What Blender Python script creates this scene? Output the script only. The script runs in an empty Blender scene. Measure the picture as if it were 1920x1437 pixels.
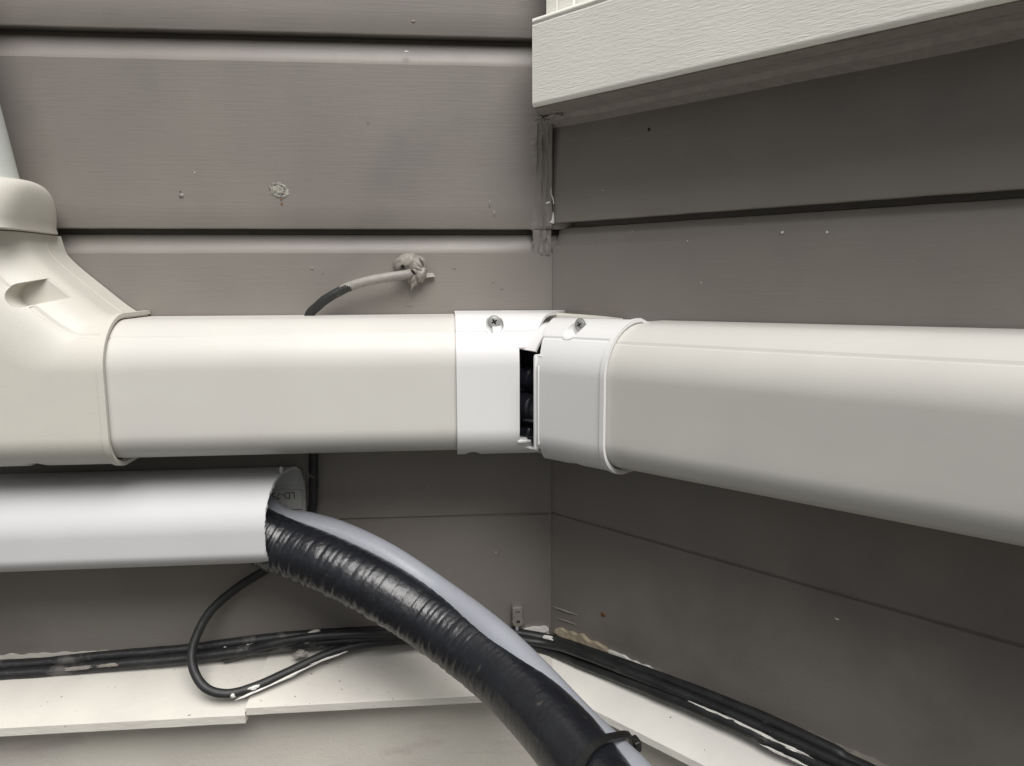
import bpy, bmesh, math, random
from mathutils import Vector, Matrix, noise
random.seed(7)
S = bpy.context.scene
COL = S.collection
R = math.radians

# ------------------------------------------------------------------ camera
FPX, W0, H0 = 1380.0, 1920.0, 1437.0
YAW, PITCH, ROLL = R(5.0458), R(7.9734), R(-0.2245)
CAM = Vector((-0.06545, -0.46, 0.0))
fw = Vector((math.sin(YAW)*math.cos(PITCH), math.cos(YAW)*math.cos(PITCH), -math.sin(PITCH)))
rt0 = Vector((math.cos(YAW), -math.sin(YAW), 0)); up0 = rt0.cross(fw)
rt = rt0*math.cos(ROLL) + up0*math.sin(ROLL); up = -rt0*math.sin(ROLL) + up0*math.cos(ROLL)
cd = bpy.data.cameras.new('camera'); cam = bpy.data.objects.new('camera', cd); COL.objects.link(cam)
M = Matrix((rt, up, -fw)).transposed().to_4x4(); M.translation = CAM
cam.matrix_world = M
cd.sensor_width = 36; cd.lens = 36*FPX/W0; cd.clip_start = 0.01; cd.clip_end = 200
S.camera = cam

# ------------------------------------------------------------------ sky, sun, exposure
SUN_EL, SUN_AZ = R(57), R(168)          # azimuth measured from +Y towards +X: over the camera's right shoulder
w = bpy.data.worlds.new('World'); S.world = w; w.use_nodes = True
nt = w.node_tree; bg = nt.nodes['Background']
sky = nt.nodes.new('ShaderNodeTexSky'); sky.sky_type = 'NISHITA'; sky.sun_disc = False
sky.sun_elevation = SUN_EL; sky.sun_rotation = SUN_AZ; sky.dust_density = 4; sky.air_density = 1.2
hs = nt.nodes.new('ShaderNodeHueSaturation'); hs.inputs['Saturation'].default_value = 0.22
nt.links.new(sky.outputs[0], hs.inputs['Color']); nt.links.new(hs.outputs[0], bg.inputs['Color'])
bg.inputs['Strength'].default_value = 0.05
sl = bpy.data.lights.new('sun', 'SUN'); sl.energy = 2.85; sl.angle = R(44); sl.color = (1, .98, .955)
so = bpy.data.objects.new('sun', sl); COL.objects.link(so)
sd = Vector((math.sin(SUN_AZ)*math.cos(SUN_EL), math.cos(SUN_AZ)*math.cos(SUN_EL), math.sin(SUN_EL)))
so.rotation_euler = sd.to_track_quat('Z', 'Y').to_euler(); so.location = (0.5, -2, 3)
S.view_settings.view_transform = 'Standard'; S.view_settings.look = 'None'
S.view_settings.exposure = 0.45; S.view_settings.gamma = 1
S.render.film_transparent = False
try:
    S.cycles.max_bounces = 8; S.cycles.diffuse_bounces = 5
except Exception: pass

# ------------------------------------------------------------------ geometry helpers
ANG = R(40.9255)
U = Vector((math.sin(ANG), -math.cos(ANG), 0)); N = Vector((-math.cos(ANG), -math.sin(ANG), 0))
def LP(s, d, z): return Vector((s, -d, z))                     # left wall frame: along, out of the wall, height
def RP(s, d, z): return U*s + N*d + Vector((0, 0, z))          # right wall frame
def ray(px, py): return (fw*FPX + rt*(px-960) - up*(py-718.5))
def PL(px, py, d=0):
    r = ray(px, py); return CAM + r*((-d - CAM.y)/r.y)
def PR(px, py, d=0):
    r = ray(px, py); return CAM + r*((d - CAM.dot(N))/r.dot(N))
def PC(px, py, depth): return CAM + ray(px, py)*(depth/FPX)     # a point at a given distance in front of the lens
def sR(p): return p.dot(U)

class MB:
    def __init__(s): s.v = []; s.f = []; s.m = []
    def add(s, vs, fs, mi=0):
        o = len(s.v); s.v += [Vector(x) for x in vs]
        s.f += [tuple(i+o for i in f) for f in fs]; s.m += [mi]*len(fs); return s
    def box(s, F, a0, a1, d0, d1, z0, z1, mi=0):
        vs = [F(a, d, z) for a in (a0, a1) for d in (d0, d1) for z in (z0, z1)]
        return s.add(vs, [(0,1,3,2), (4,6,7,5), (0,4,5,1), (2,3,7,6), (0,2,6,4), (1,5,7,3)], mi)
    def bevbox(s, F, a0, a1, d0, d1, z0, z1, b):
        # box with chamfered edges
        bm = bmesh.new(); bmesh.ops.create_cube(bm, size=1)
        for v in bm.verts:
            v.co = Vector((a0 + (v.co.x+.5)*(a1-a0), d0 + (v.co.y+.5)*(d1-d0), z0 + (v.co.z+.5)*(z1-z0)))
        bmesh.ops.bevel(bm, geom=list(bm.edges), offset=b, segments=3, profile=.5, affect='EDGES')
        bm.verts.index_update()
        s.add([F(*v.co) for v in bm.verts], [tuple(v.index for v in f.verts) for f in bm.faces]); bm.free(); return s

def wloc(o):
    p = Vector((0, 0, 0))
    while o: p += o.location; o = o.parent
    return p
def build(name, mb, mat, parent=None, smooth=35, base=None, recalc=True):
    me = bpy.data.meshes.new(name)
    if parent is None and base is None:
        xs = [v.x for v in mb.v]; ys = [v.y for v in mb.v]; zs = [v.z for v in mb.v]
        base = Vector(((min(xs)+max(xs))/2, (min(ys)+max(ys))/2, min(zs)))
    off = wloc(parent) if parent else Vector(base)
    me.from_pydata([v-off for v in mb.v], [], mb.f)
    mats = mat if isinstance(mat, (list, tuple)) else [mat]
    for m in mats: me.materials.append(m)
    for p, i in zip(me.polygons, mb.m): p.material_index = i
    if recalc:
        bm = bmesh.new(); bm.from_mesh(me); bmesh.ops.recalc_face_normals(bm, faces=bm.faces[:]); bm.to_mesh(me); bm.free()
    me.update()
    if smooth:
        for p in me.polygons: p.use_smooth = True
        bm = bmesh.new(); bm.from_mesh(me)
        th = R(smooth)
        for e in bm.edges:
            if len(e.link_faces) == 2 and e.calc_face_angle(0) > th: e.smooth = False
        bm.to_mesh(me); bm.free()
    o = bpy.data.objects.new(name, me); COL.objects.link(o)
    if parent: o.parent = parent
    else: o.location = off
    return o
def tag(o, label=None, cat=None, group=None, kind=None):
    if label: o['label'] = label
    if cat: o['category'] = cat
    if group: o['group'] = group
    if kind: o['kind'] = kind
    return o
def thing(name, loc, label, cat, group=None):
    o = bpy.data.objects.new(name, None); COL.objects.link(o); o.location = loc; o.empty_display_size = .02
    return tag(o, label, cat, group)

def boolean(o, cutters, op='DIFFERENCE'):
    """apply boolean modifiers and throw the cutters away; cutters are MBs in world space"""
    for mb in cutters:
        c = build('cutter', mb, bpy.data.materials[0], smooth=0, base=(0, 0, 0))
        bpy.context.view_layer.update()
        md = o.modifiers.new('b', 'BOOLEAN'); md.operation = op; md.solver = 'EXACT'; md.object = c
        dg = bpy.context.evaluated_depsgraph_get(); ev = o.evaluated_get(dg)
        me = bpy.data.meshes.new_from_object(ev)
        o.modifiers.clear(); o.data = me
        cm = c.data; bpy.data.objects.remove(c); bpy.data.meshes.remove(cm)
    me = o.data
    for p in me.polygons: p.use_smooth = True
    bm = bmesh.new(); bm.from_mesh(me)
    for e in bm.edges: e.smooth = not (len(e.link_faces) == 2 and e.calc_face_angle(0) > R(30))
    bm.to_mesh(me); bm.free()
def cyl(F, c, r, d0, d1, n=32, sx=1, sz=1, rot=0):
    """cylinder with its axis along the frame's outward direction; c = (s, z)"""
    mb = MB(); vs = []
    for d in (d0, d1):
        for i in range(n):
            a = 2*math.pi*i/n; x, z = math.cos(a)*r*sx, math.sin(a)*r*sz
            vs.append(F(c[0]+x*math.cos(rot)-z*math.sin(rot), d, c[1]+x*math.sin(rot)+z*math.cos(rot)))
    fs = [(i, (i+1) % n, n+(i+1) % n, n+i) for i in range(n)] + [tuple(range(n-1, -1, -1)), tuple(range(n, 2*n))]
    return mb.add(vs, fs)

def capsule(F, c, r, hl, d0, d1, rot, n=40):
    mb = MB(); vs = []
    for d in (d0, d1):
        for i in range(n):
            a = 2*math.pi*i/n; x, z = math.cos(a)*r+(hl if math.cos(a) > 0 else -hl), math.sin(a)*r
            vs.append(F(c[0]+x*math.cos(rot)-z*math.sin(rot), d, c[1]+x*math.sin(rot)+z*math.cos(rot)))
    return mb.add(vs, [(i, (i+1) % n, n+(i+1) % n, n+i) for i in range(n)] + [tuple(range(n-1, -1, -1)), tuple(range(n, 2*n))])
def crom(pts, n):
    """smooth curve through points, n samples per span"""
    out = []; P = [pts[0]*2-pts[1]] + list(pts) + [pts[-1]*2-pts[-2]]
    for i in range(1, len(P)-2):
        for k in range(n):
            t = k/n; a, b, c, d = P[i-1], P[i], P[i+1], P[i+2]
            out.append(.5*((2*b) + (c-a)*t + (2*a-5*b+4*c-d)*t*t + (3*b-a-3*c+d)*t**3))
    out.append(Vector(pts[-1])); return out
def resample(path, step):
    out = [path[0]]; acc = 0
    for i in range(1, len(path)):
        a, b = path[i-1], path[i]; L = (b-a).length; t = step-acc
        while t <= L and L > 0:
            out.append(a.lerp(b, t/L)); t += step
        acc = (acc+L) % step if L > 0 else acc
    return out
def tube(path, rad, n=16, cap=True, mi=None, upv=Vector((0, 0, 1))):
    """tube along a path; rad(s, theta, i) gives the radius"""
    mb = MB(); L = 0; T0 = (path[1]-path[0]).normalized()
    nrm = (upv - T0*upv.dot(T0)).normalized(); rings = []; ss = []
    for i, p in enumerate(path):
        T = (path[min(i+1, len(path)-1)] - path[max(i-1, 0)]).normalized()
        nrm = (nrm - T*nrm.dot(T)).normalized(); b = T.cross(nrm)
        if i: L += (path[i]-path[i-1]).length
        ss.append(L)
        rings.append([p + (nrm*math.cos(a)+b*math.sin(a))*rad(L, a, i) for a in [2*math.pi*k/n for k in range(n)]])
    vs = [v for r in rings for v in r]
    fs = []; ms = []
    for i in range(len(path)-1):
        for k in range(n):
            fs.append((i*n+k, i*n+(k+1) % n, (i+1)*n+(k+1) % n, (i+1)*n+k))
            ms.append(mi(ss[i], 2*math.pi*k/n) if mi else 0)
    mb.add(vs, fs); mb.m = ms
    if cap:
        mb.f += [tuple(range(n-1, -1, -1)), tuple(range((len(path)-1)*n, len(path)*n))]; mb.m += [ms[0], ms[-1]]
    return mb
def blob(c, ax, ay, az, amp, seed, freq, sub=4):
    """lumpy blob: c centre, ax ay az semi-axis vectors"""
    bm = bmesh.new(); bmesh.ops.create_icosphere(bm, subdivisions=sub, radius=1)
    bm.verts.index_update(); mb = MB(); vs = []
    for v in bm.verts:
        n = noise.noise(v.co*freq + Vector((seed, seed*1.7, 0))) + .5*noise.noise(v.co*freq*2.3 + Vector((0, seed, seed)))
        q = v.co*(1+amp*n); vs.append(c + ax*q.x + ay*q.y + az*q.z)
    mb.add(vs, [tuple(v.index for v in f.verts) for f in bm.faces]); bm.free(); return mb

# ------------------------------------------------------------------ materials
def mat(name, col, rough=.5, spec=.5, metal=0, coat=0, var=.04, vscale=30, bump=0, bscale=400, stretch=(1, 1, 1),
        flecks=None, dirt=None, bump2=None, rvar=.0, sub=0, grain=0):
    m = bpy.data.materials.new(name); m.use_nodes = True; nt = m.node_tree; nd = nt.nodes; lk = nt.links
    b = nd['Principled BSDF']
    b.inputs['Roughness'].default_value = rough; b.inputs['Metallic'].default_value = metal
    b.inputs['Specular IOR Level'].default_value = spec
    b.inputs['Coat Weight'].default_value = coat; b.inputs['Coat Roughness'].default_value = .25
    if sub: b.inputs['Subsurface Weight'].default_value = sub; b.inputs['Subsurface Scale'].default_value = .004
    tc = nd.new('ShaderNodeTexCoord')
    def mapped(scale):
        mp = nd.new('ShaderNodeMapping'); mp.inputs['Scale'].default_value = scale
        lk.new(tc.outputs['Object'], mp.inputs[0]); return mp.outputs[0]
    def nz(scale, detail=4, vec=None, rough_=.55, dist=0):
        t = nd.new('ShaderNodeTexNoise'); t.inputs['Scale'].default_value = scale
        t.inputs['Detail'].default_value = detail; t.inputs['Roughness'].default_value = rough_
        t.inputs['Distortion'].default_value = dist
        lk.new(vec or tc.outputs['Object'], t.inputs['Vector']); return t.outputs['Fac']
    def ramp(f, p0, p1, c0=(0, 0, 0, 1), c1=(1, 1, 1, 1)):
        r = nd.new('ShaderNodeValToRGB'); r.color_ramp.elements[0].position = p0; r.color_ramp.elements[1].position = p1
        r.color_ramp.elements[0].color = c0; r.color_ramp.elements[1].color = c1; lk.new(f, r.inputs[0]); return r.outputs['Color']
    def mixc(f, a, bb):
        x = nd.new('ShaderNodeMix'); x.data_type = 'RGBA'; lk.new(f, x.inputs[0])
        for s_, v in ((6, a), (7, bb)):
            if isinstance(v, tuple): x.inputs[s_].default_value = (*v[:3], 1)
            else: lk.new(v, x.inputs[s_])
        return x.outputs[2]
    lo = tuple(c*(1-var) for c in col); hi = tuple(c*(1+var) for c in col)
    hi = (hi[0]*1.0, hi[1]*(1+var*.3), hi[2]*(1-var*.2))
    c = mixc(ramp(nz(vscale, 3), .35, .65), lo, hi)
    if grain:
        c = mixc(ramp(nz(grain, 2), .3, .7), tuple(x*.93 for x in col), c) if False else c
    if dirt:   # (colour, scale, threshold, stretch)
        c = mixc(ramp(nz(dirt[1], 6, mapped(dirt[3]) if len(dirt) > 3 else None), dirt[2], dirt[2]+.1), c, dirt[0])
    if flecks:
        c = mixc(ramp(nz(flecks[1], 3, mapped(flecks[3]) if len(flecks) > 3 else None), flecks[2], flecks[2]+.015), c, flecks[0])
    lk.new(c, b.inputs['Base Color'])
    if rvar:
        mr = nd.new('ShaderNodeMapRange'); lk.new(nz(90, 4), mr.inputs[0])
        mr.inputs[3].default_value = max(.02, rough-rvar); mr.inputs[4].default_value = rough+rvar
        lk.new(mr.outputs[0], b.inputs['Roughness'])
    if bump:
        bp = nd.new('ShaderNodeBump'); bp.inputs['Strength'].default_value = 1; bp.inputs['Distance'].default_value = bump
        lk.new(nz(bscale, 5, mapped(stretch)), bp.inputs['Height'])
        if bump2:   # (distance, scale, stretch)
            b2 = nd.new('ShaderNodeBump'); b2.inputs['Strength'].default_value = 1; b2.inputs['Distance'].default_value = bump2[0]
            lk.new(nz(bump2[1], 3, mapped(bump2[2])), b2.inputs['Height']); lk.new(bp.outputs[0], b2.inputs['Normal'])
            lk.new(b2.outputs[0], b.inputs['Normal'])
        else: lk.new(bp.outputs[0], b.inputs['Normal'])
    return m

WALLC = (.204, .184, .169)
STRL = (.07, .07, 1); 
M = {}
M['wall'] = mat('grey_house_paint', WALLC, .42, .45, var=.07, vscale=9, dirt=((.172, .156, .145), 7, .56), bump=.00010, bscale=800, stretch=(.04, .04, 1), bump2=(.00006, 2200, (1, 1, 1)), rvar=.07)
M['cream'] = mat('cream_gloss_paint', (.87, .858, .79), .38, .5, var=.03, vscale=20, bump=.00014, bscale=1300, stretch=(.045, .045, 1), bump2=(.0002, 1500, (.15, .15, 1)), rvar=.08)
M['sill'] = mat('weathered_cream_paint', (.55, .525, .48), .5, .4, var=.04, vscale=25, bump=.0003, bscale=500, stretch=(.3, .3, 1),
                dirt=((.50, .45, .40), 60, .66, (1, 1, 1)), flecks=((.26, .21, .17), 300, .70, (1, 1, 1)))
M['sill_lightened'] = mat('lightened_cream_paint', (.76, .735, .69), .5, .4, var=.04, vscale=25, bump=.0003, bscale=500, stretch=(.3, .3, 1),
                dirt=((.52, .47, .42), 60, .68, (1, 1, 1)), flecks=((.30, .25, .2), 260, .75, (1, 1, 1)))  # sill paint made lighter to offset the shade under the right duct
M['base'] = mat('dull_cream_paint', (.57, .535, .485), .6, .3, var=.06, vscale=14, bump=.0003, bscale=500,
                dirt=((.48, .44, .40), 25, .6, (.4, .4, 1.5)))
M['duct'] = mat('cream_duct_plastic', (.575, .56, .525), .40, .4, var=.02, vscale=18, bump=.00003, bscale=1300, bump2=(.0006, 14, (.2, .2, 1)), rvar=.06, flecks=((.30, .28, .25), 330, .80), dirt=((.55, .53, .48), 30, .64, (.5, .5, 1)))
M['elbow'] = mat('ivory_duct_plastic', (.57, .55, .495), .42, .5, var=.02, vscale=18, bump=.00007, bscale=900, rvar=.04)
M['white'] = mat('white_coupling_plastic', (.70, .695, .69), .38, .42, var=.012, vscale=18, bump=.00005, bscale=900, rvar=.04)
M['duct_white'] = mat('pale_grey_duct_plastic', (.52, .52, .53), .52, .35, var=.02, vscale=18, bump=.00007, bscale=1200, rvar=.04)
M['inside'] = mat('raw_duct_plastic', (.50, .49, .48), .6, .3, var=.05, vscale=60, bump=.0002, bscale=300)
M['pipe'] = mat('pale_green_pipe_plastic', (.58, .61, .58), .4, .5, var=.02)
M['sleeve'] = mat('black_wrapping_tape', (.009, .0095, .013), .30, .6, var=.2, vscale=70, bump=.00035, bscale=260,
                  dirt=((.06, .055, .05), 160, .66), rvar=.10)
M['gloss'] = mat('shiny_black_tape', (.010, .010, .016), .14, .7, coat=.6, var=.2, vscale=70, bump=.0004, bscale=200)
M['hose'] = mat('grey_hose_plastic', (.26, .27, .30), .34, .5, var=.03, vscale=50, bump=.00012, bscale=240, sub=.1, rvar=.06)
M['cable'] = mat('black_cable_sheath', (.018, .018, .020), .45, .45, var=.3, vscale=80, bump=.0002, bscale=500,
                 flecks=((.62, .60, .54), 70, .70, (.35, .35, 1)), dirt=((.10, .095, .09), 60, .62))
M['loop'] = mat('black_loop_sheath', (.020, .020, .022), .5, .4, var=.3, vscale=80, bump=.0002, bscale=500, dirt=((.09, .08, .075), 90, .66))
M['cpaint'] = mat('paint_on_cable', (.27, .25, .235), .5, .4, var=.12, vscale=120, bump=.0005, bscale=260)
M['tie'] = mat('black_nylon', (.010, .010, .010), .42, .5, var=.2, vscale=90, bump=.00015, bscale=600)
M['zinc'] = mat('zinc_plated_steel', (.36, .36, .355), .45, .5, metal=.35, var=.05, vscale=200)
M['chip'] = mat('bare_cream_chip', (.72, .70, .66), .6, .3)
M['grime'] = mat('grey_grime', (.20, .18, .16), .9, .1, var=.3, vscale=300)
M['putty'] = mat('pale_filler', (.29, .27, .25), .65, .3, var=.2, vscale=300, bump=.001, bscale=400)
M['caulk'] = mat('painted_sealant', (.25, .225, .205), .5, .4, var=.1, vscale=200, bump=.0009, bscale=170)
M['rust'] = mat('rust_stain', (.17, .085, .045), .8, .2, var=.3, vscale=400)
M['wood'] = mat('bare_wood', (.42, .34, .27), .8, .2, var=.25, vscale=150, bump=.0012, bscale=220, stretch=(.4, .4, 1))
M['dark'] = mat('dark_gap', (.015, .013, .012), .8, .2)
M['ink'] = mat('grey_ink', (.10, .10, .10), .7, .2)
M['ground'] = mat('concrete_ground', (.05, .048, .045), .85, .3, var=.2, vscale=3, bump=.003, bscale=60)
M['glass'] = mat('dark_window_glass', (.03, .035, .04), .05, .8)

# ------------------------------------------------------------------ ground
g = MB(); g.add([(-60, -60, -1.30), (60, -60, -1.30), (60, 60, -1.30), (-60, 60, -1.30)], [(0, 1, 2, 3)])
tag(build('ground', g, M['ground'], smooth=0, recalc=False), 'grey concrete ground below the house', None, None, 'structure')

# ------------------------------------------------------------------ weatherboard walls
def board_profile(laps, top, bottom):
    """(d, z) from top to bottom; laps = list of (z of lip, z where the cove ends)"""
    P = [(0, top)]
    for zl, zc in laps:
        P += [(0, zl+.0012), (-.0003, zl+.0004), (-.0010, zl), (-.0110, zl+.0006), (-.0110, zl-.0022), (-.0062, zl-.0032)]
        z0 = zl-.0036; n = 8
        for k in range(n+1):
            t = k/n; a = t*math.pi/2
            P.append((-.0060 + .0060*(.25*t+.75*(1-math.cos(a))), z0 - (z0-zc)*(.25*t+.75*math.sin(a))))
        P += [(0, zc-.0006)]
    return P + [(0, bottom)]
def wall_mesh(F, s0, s1, laps, top, bottom, thin, seed, fine):
    """front sheet with laps, thin joints and slight unevenness, closed at the back"""
    P = board_profile(laps, top, bottom)
    for zt in thin:
        k = next(i for i, p in enumerate(P) if p[1] < zt)
        P[k:k] = [(0, zt+.0009), (-.0012, zt+.0002), (-.0012, zt-.0004), (-.0002, zt-.0009)]
    # subdivide long flat stretches so the boards can be very slightly uneven
    Q = []
    for a, b in zip(P[:-1], P[1:]):
        n = max(1, int(abs(a[1]-b[1])/.012))
        for k in range(n): Q.append((a[0]+(b[0]-a[0])*k/n, a[1]+(b[1]-a[1])*k/n))
    Q.append(P[-1])
    xs = []; x = s0
    while x < s1-1e-6:
        xs.append(x); inside = fine[0] < x < fine[1]
        x += .003 if inside else .05
    xs.append(s1)
    mb = MB(); vs = []
    for s in xs:
        for d, z in Q:
            w_ = noise.noise(Vector((s*9, z*22, seed)))*.0003
            wz = noise.noise(Vector((s*45, seed, round(z*9))))*.00022
            vs.append(F(s, d+w_, z+wz if top > z > bottom else z))
    n = len(Q); fs = []
    for i in range(len(xs)-1):
        for k in range(n-1): fs.append((i*n+k, (i+1)*n+k, (i+1)*n+k+1, i*n+k+1))
    o = len(vs)
    vs += [F(s0, -.1, top), F(s0, -.1, bottom), F(s1, -.1, top), F(s1, -.1, bottom)]
    last = (len(xs)-1)*n
    fs += [tuple(range(0, n)) + (o+1, o), tuple(range(last+n-1, last-1, -1)) + (o+2, o+3), (o, o+1, o+3, o+2),
           tuple(i*n for i in range(len(xs))) + (o+2, o), tuple(i*n+n-1 for i in range(len(xs)-1, -1, -1)) + (o+1, o+3)]
    return mb.add(vs, fs)
laps_l = [(.1425+.1115*k, .1262+.1115*k) for k in (5, 4, 3, 2, 1)] + [(.1425, .1262), (.0308, .0165), (-.0807, -.095)]
laps_r = [(.146+.1115*k, .1305+.1115*k) for k in (5, 4, 3, 2, 1)] + [(.146, .1305), (.0345, .0205), (-.077, -.091)]
wl = thing('weatherboard_wall', LP(0, 0, -.235), 'grey painted weatherboard wall seen square on, left of the inside corner', 'wall')
build('cladding', wall_mesh(LP, -2.2, .020, laps_l, .80, -.235, [-.151], 1, (-.40, .0)), M['wall'], wl, 25)
wr = thing('weatherboard_wall', RP(0, 0, -.235), 'darker shaded grey weatherboard wall running from the inside corner to the right edge', 'wall')
build('cladding', wall_mesh(RP, .0014, 1.6, laps_r, .80, -.235, [-.1503], 5, (0, .42)), M['wall'], wr, 25)

# small blemishes on the boards
def chipmesh(F, s, z, rs, rz, h, seed, n=14, d0=0.0):
    mb = MB(); vs = [F(s, d0+h, z)]
    for ring, (rr, dd) in enumerate(((.6, h), (1.0, -.0004))):
        for k in range(n):
            a = 2*math.pi*k/n; q = 1+.35*noise.noise(Vector((math.cos(a)*1.3, math.sin(a)*1.3, seed)))
            vs.append(F(s+math.cos(a)*rs*rr*q, d0+dd+ring*0, z+math.sin(a)*rz*rr*q))
    fs = [(0, 1+k, 1+(k+1) % n) for k in range(n)] + [(1+k, 1+n+k, 1+n+(k+1) % n, 1+(k+1) % n) for k in range(n)]
    return mb.add(vs, fs)
def fleckL(px, py, rs, rz, h, m, seed, name='paint_fleck', d0=0):
    p = PL(px, py, d0); return build(name, chipmesh(LP, p.x, p.z, rs, rz, h, seed, d0=d0), m, wl, 60)
def fleckR(px, py, rs, rz, h, m, seed, name='paint_fleck', d0=0):
    p = PR(px, py, d0); return build(name, chipmesh(RP, sR(p), p.z, rs, rz, h, seed, d0=d0), m, wr, 60)
# filler patch with a ring and a rust run below it
p = PL(523, 357)
ring = MB()
for k in range(26):
    a = 2*math.pi*k/26
    c = LP(p.x+math.cos(a)*.0046, -.0002, p.z+math.sin(a)*.0037 - math.cos(a)*.0010)
    ring2 = blob(c, Vector((.0012, 0, 0)), Vector((0, .0006, 0)), Vector((0, 0, .0010)), .8, k*3.1, 1.6, 2); ring.add(ring2.v, ring2.f)
pt = build('filler_patch', ring, M['putty'], wl, 60)
q = blob(LP(p.x-.0008, 0, p.z), Vector((.0032, 0, 0)), Vector((0, .0007, 0)), Vector((0, 0, .0028)), .6, 9, 2.2, 3); build('filler_core', q, M['putty'], wl, 60)
build('rust_stain', chipmesh(LP, p.x+.0012, p.z-.0080, .0008, .0019, .00008, 4), M['rust'], wl, 60)
build('rust_stain', chipmesh(LP, p.x+.0010, p.z-.0054, .0014, .0010, .00007, 8), M['rust'], wl, 60)
q = PL(340, 367); build('nail_dent', chipmesh(LP, q.x, q.z, .0022, .0015, .0006, 3), M['wall'], wl, 60)
build('nail_dent', chipmesh(LP, q.x-.0004, q.z+.0022, .0007, .0006, .00008, 5), M['dark'], wl, 60)
q = PL(918, 380)
for k in range(2): build('paint_run', chipmesh(LP, q.x+k*.0028, q.z-.001-k*.0058, .0009+.0004*k, .0034-.0010*k, .0004, 20+k, n=20), M['wall'], wl, 60)
fleckL(762, 97, .0016, .0006, .0005, M['chip'], 1, d0=-.0005)
fleckL(365, 324, .0005, .0004, .0003, M['chip'], 2)
for px, py, a_, b_, sd_ in ((585, 503, .0012, .0008, 3), (605, 512, .0004, .0010, 9), (852, 503, .0010, .0004, 5), (925, 528, .0010, .0005, 6),
                       (941, 541, .0011, .0004, 7), (765, 572, .0020, .0006, 8), (771, 575, .0012, .0005, 4), (690, 230, .0006, .0003, 31), (775, 40, .0015, .0010, 32), (930, 1036, .0004, .0004, 33), (800, 912, .0003, .0003, 34)):
    fleckL(px, py, a_, b_, .0005, M['chip'] if sd_ in (33, 34) else M['caulk'], sd_)
for px, py, a_, b_, mm, sd_ in ((1217, 243, .0013, .0013, 'dark', 1), (1130, 357, .0005, .0005, 'chip', 2), (1185, 435, .0006, .0006, 'caulk', 3),
                       (1466, 436, .0006, .0006, 'chip', 4), (1550, 436, .0006, .0006, 'chip', 5), (1289, 452, .0004, .0004, 'chip', 6),
                       (1569, 1161, .0014, .0006, 'chip', 7), (1543, 1242, .0007, .0005, 'caulk', 8), (1130, 1153, .0024, .0022, 'rust', 9),
                       (1315, 530, .0005, .0003, 'chip', 10), (1712, 491, .0007, .0006, 'caulk', 11)):
    fleckR(px, py, a_, b_, .0002, M[mm], sd_, name={'dark': 'nail_hole', 'rust': 'rust_stain'}.get(mm, 'paint_fleck'))
# scraped paint at the foot of the right wall
for (x0, y0, x1, y1, r_, sd_) in ((1034, 1137, 1083, 1154, .0010, 3), (1040, 1158, 1082, 1172, .0008, 5)):
    a, b = PR(x0, y0), PR(x1, y1); path = [a.lerp(b, k/14) + Vector((0, 0, .0006*noise.noise(Vector((k*.6, sd_, 0))))) for k in range(15)]
    build('paint_scratch', tube(path, lambda s, t, i: r_*(.25+.6*math.sin(math.pi*min(max(i, .4), 13.6)/14))*(1+.3*noise.noise(Vector((i*.9, t, sd_)))), 8), M['caulk'], wr, 60)

# sealant in the corner below the window sill
def rib(x, zt, zb, r, m, name, par, seed, dd=.001, xb=None):
    path = [LP(x + .0004*noise.noise(Vector((k*.25, seed, 0))), dd, zt+(zb-zt)*k/60) for k in range(61)]
    return build(name, tube(path, lambda s, t, i: r*(.75+.7*noise.noise(Vector((i*.35, seed, t*.3))))*(1 if 0 < i < 60 else .3), 10), m, par, 60)
def smear(x0, x1, z1, z0, seed, f, name, nx=34, nz=120, fz=38):
    """ragged smear of sealant on the left wall, streaked top to bottom"""
    mb = MB(); vs = []
    for j in range(nz+1):
        for i in range(nx+1):
            u_, v_ = i/nx, j/nz
            wob_ = .0010*noise.noise(Vector((v_*7, seed, 0)))+.0005*noise.noise(Vector((v_*31, seed, 4)))
            x = x0+wob_*(1-u_)+(x1-x0)*u_; z = z1+(z0-z1)*v_
            d = f(u_, z) + (.0014+.0016*max(0, (z-.055)/.035))*noise.noise(Vector((u_*5.5, z*fz, seed))) + .0008*noise.noise(Vector((u_*13, z*fz*2.4, seed+3))) + .0002*noise.noise(Vector((x*1500, z*900, seed)))
            edge = min(1, (u_/.42)**1.3, v_/.02+.0, (1-v_)/.03)
            vs.append(LP(x, d*max(edge, 0)-.0004*(edge < .05), z))
    fs = [(j*(nx+1)+i, j*(nx+1)+i+1, (j+1)*(nx+1)+i+1, (j+1)*(nx+1)+i) for j in range(nz) for i in range(nx)]
    return build(name, mb.add(vs, fs), M['wall'], wl, 50)
smear(-.0130, -.0002, .0950, .0305, 3, lambda u_, z: .0012+.0016*u_*u_ + .0014*max(0, (z-.055)/.035)*math.sin(u_*9), 'sealant_smear')
smear(-.0115, -.0004, .0306, .0150, 8, lambda u_, z: -.0005+.0016*u_, 'sealant_smear', nz=40, fz=120)
# bare edge where the sealant has torn off
path = [PL(*q, .0022) for q in ((1033, 318), (1032, 335), (1033, 352), (1033, 364), (1037, 374), (1038, 383))]
build('torn_edge', tube(crom(path, 4), lambda s, t, i: .0006*(.5+.5*math.sin(math.pi*min(i+1, 19)/21)), 8), M['chip'], wl, 60)
path = [PL(*q, .0022) for q in ((1037, 398), (1037, 406), (1036, 414), (1035, 419))]
build('torn_edge', tube(crom(path, 4), lambda s, t, i: .0003+.00011*i, 8), M['chip'], wl, 60)
build('torn_edge', tube([PL(1024, 382, .002), PL(1031, 379, .0025)], lambda s, t, i: .0006, 8), M['chip'], wl, 60)
rib(-.0003, .016, -.228, .0006, M['caulk'], 'sealant_bead', wl, 21, -.0006)

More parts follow.
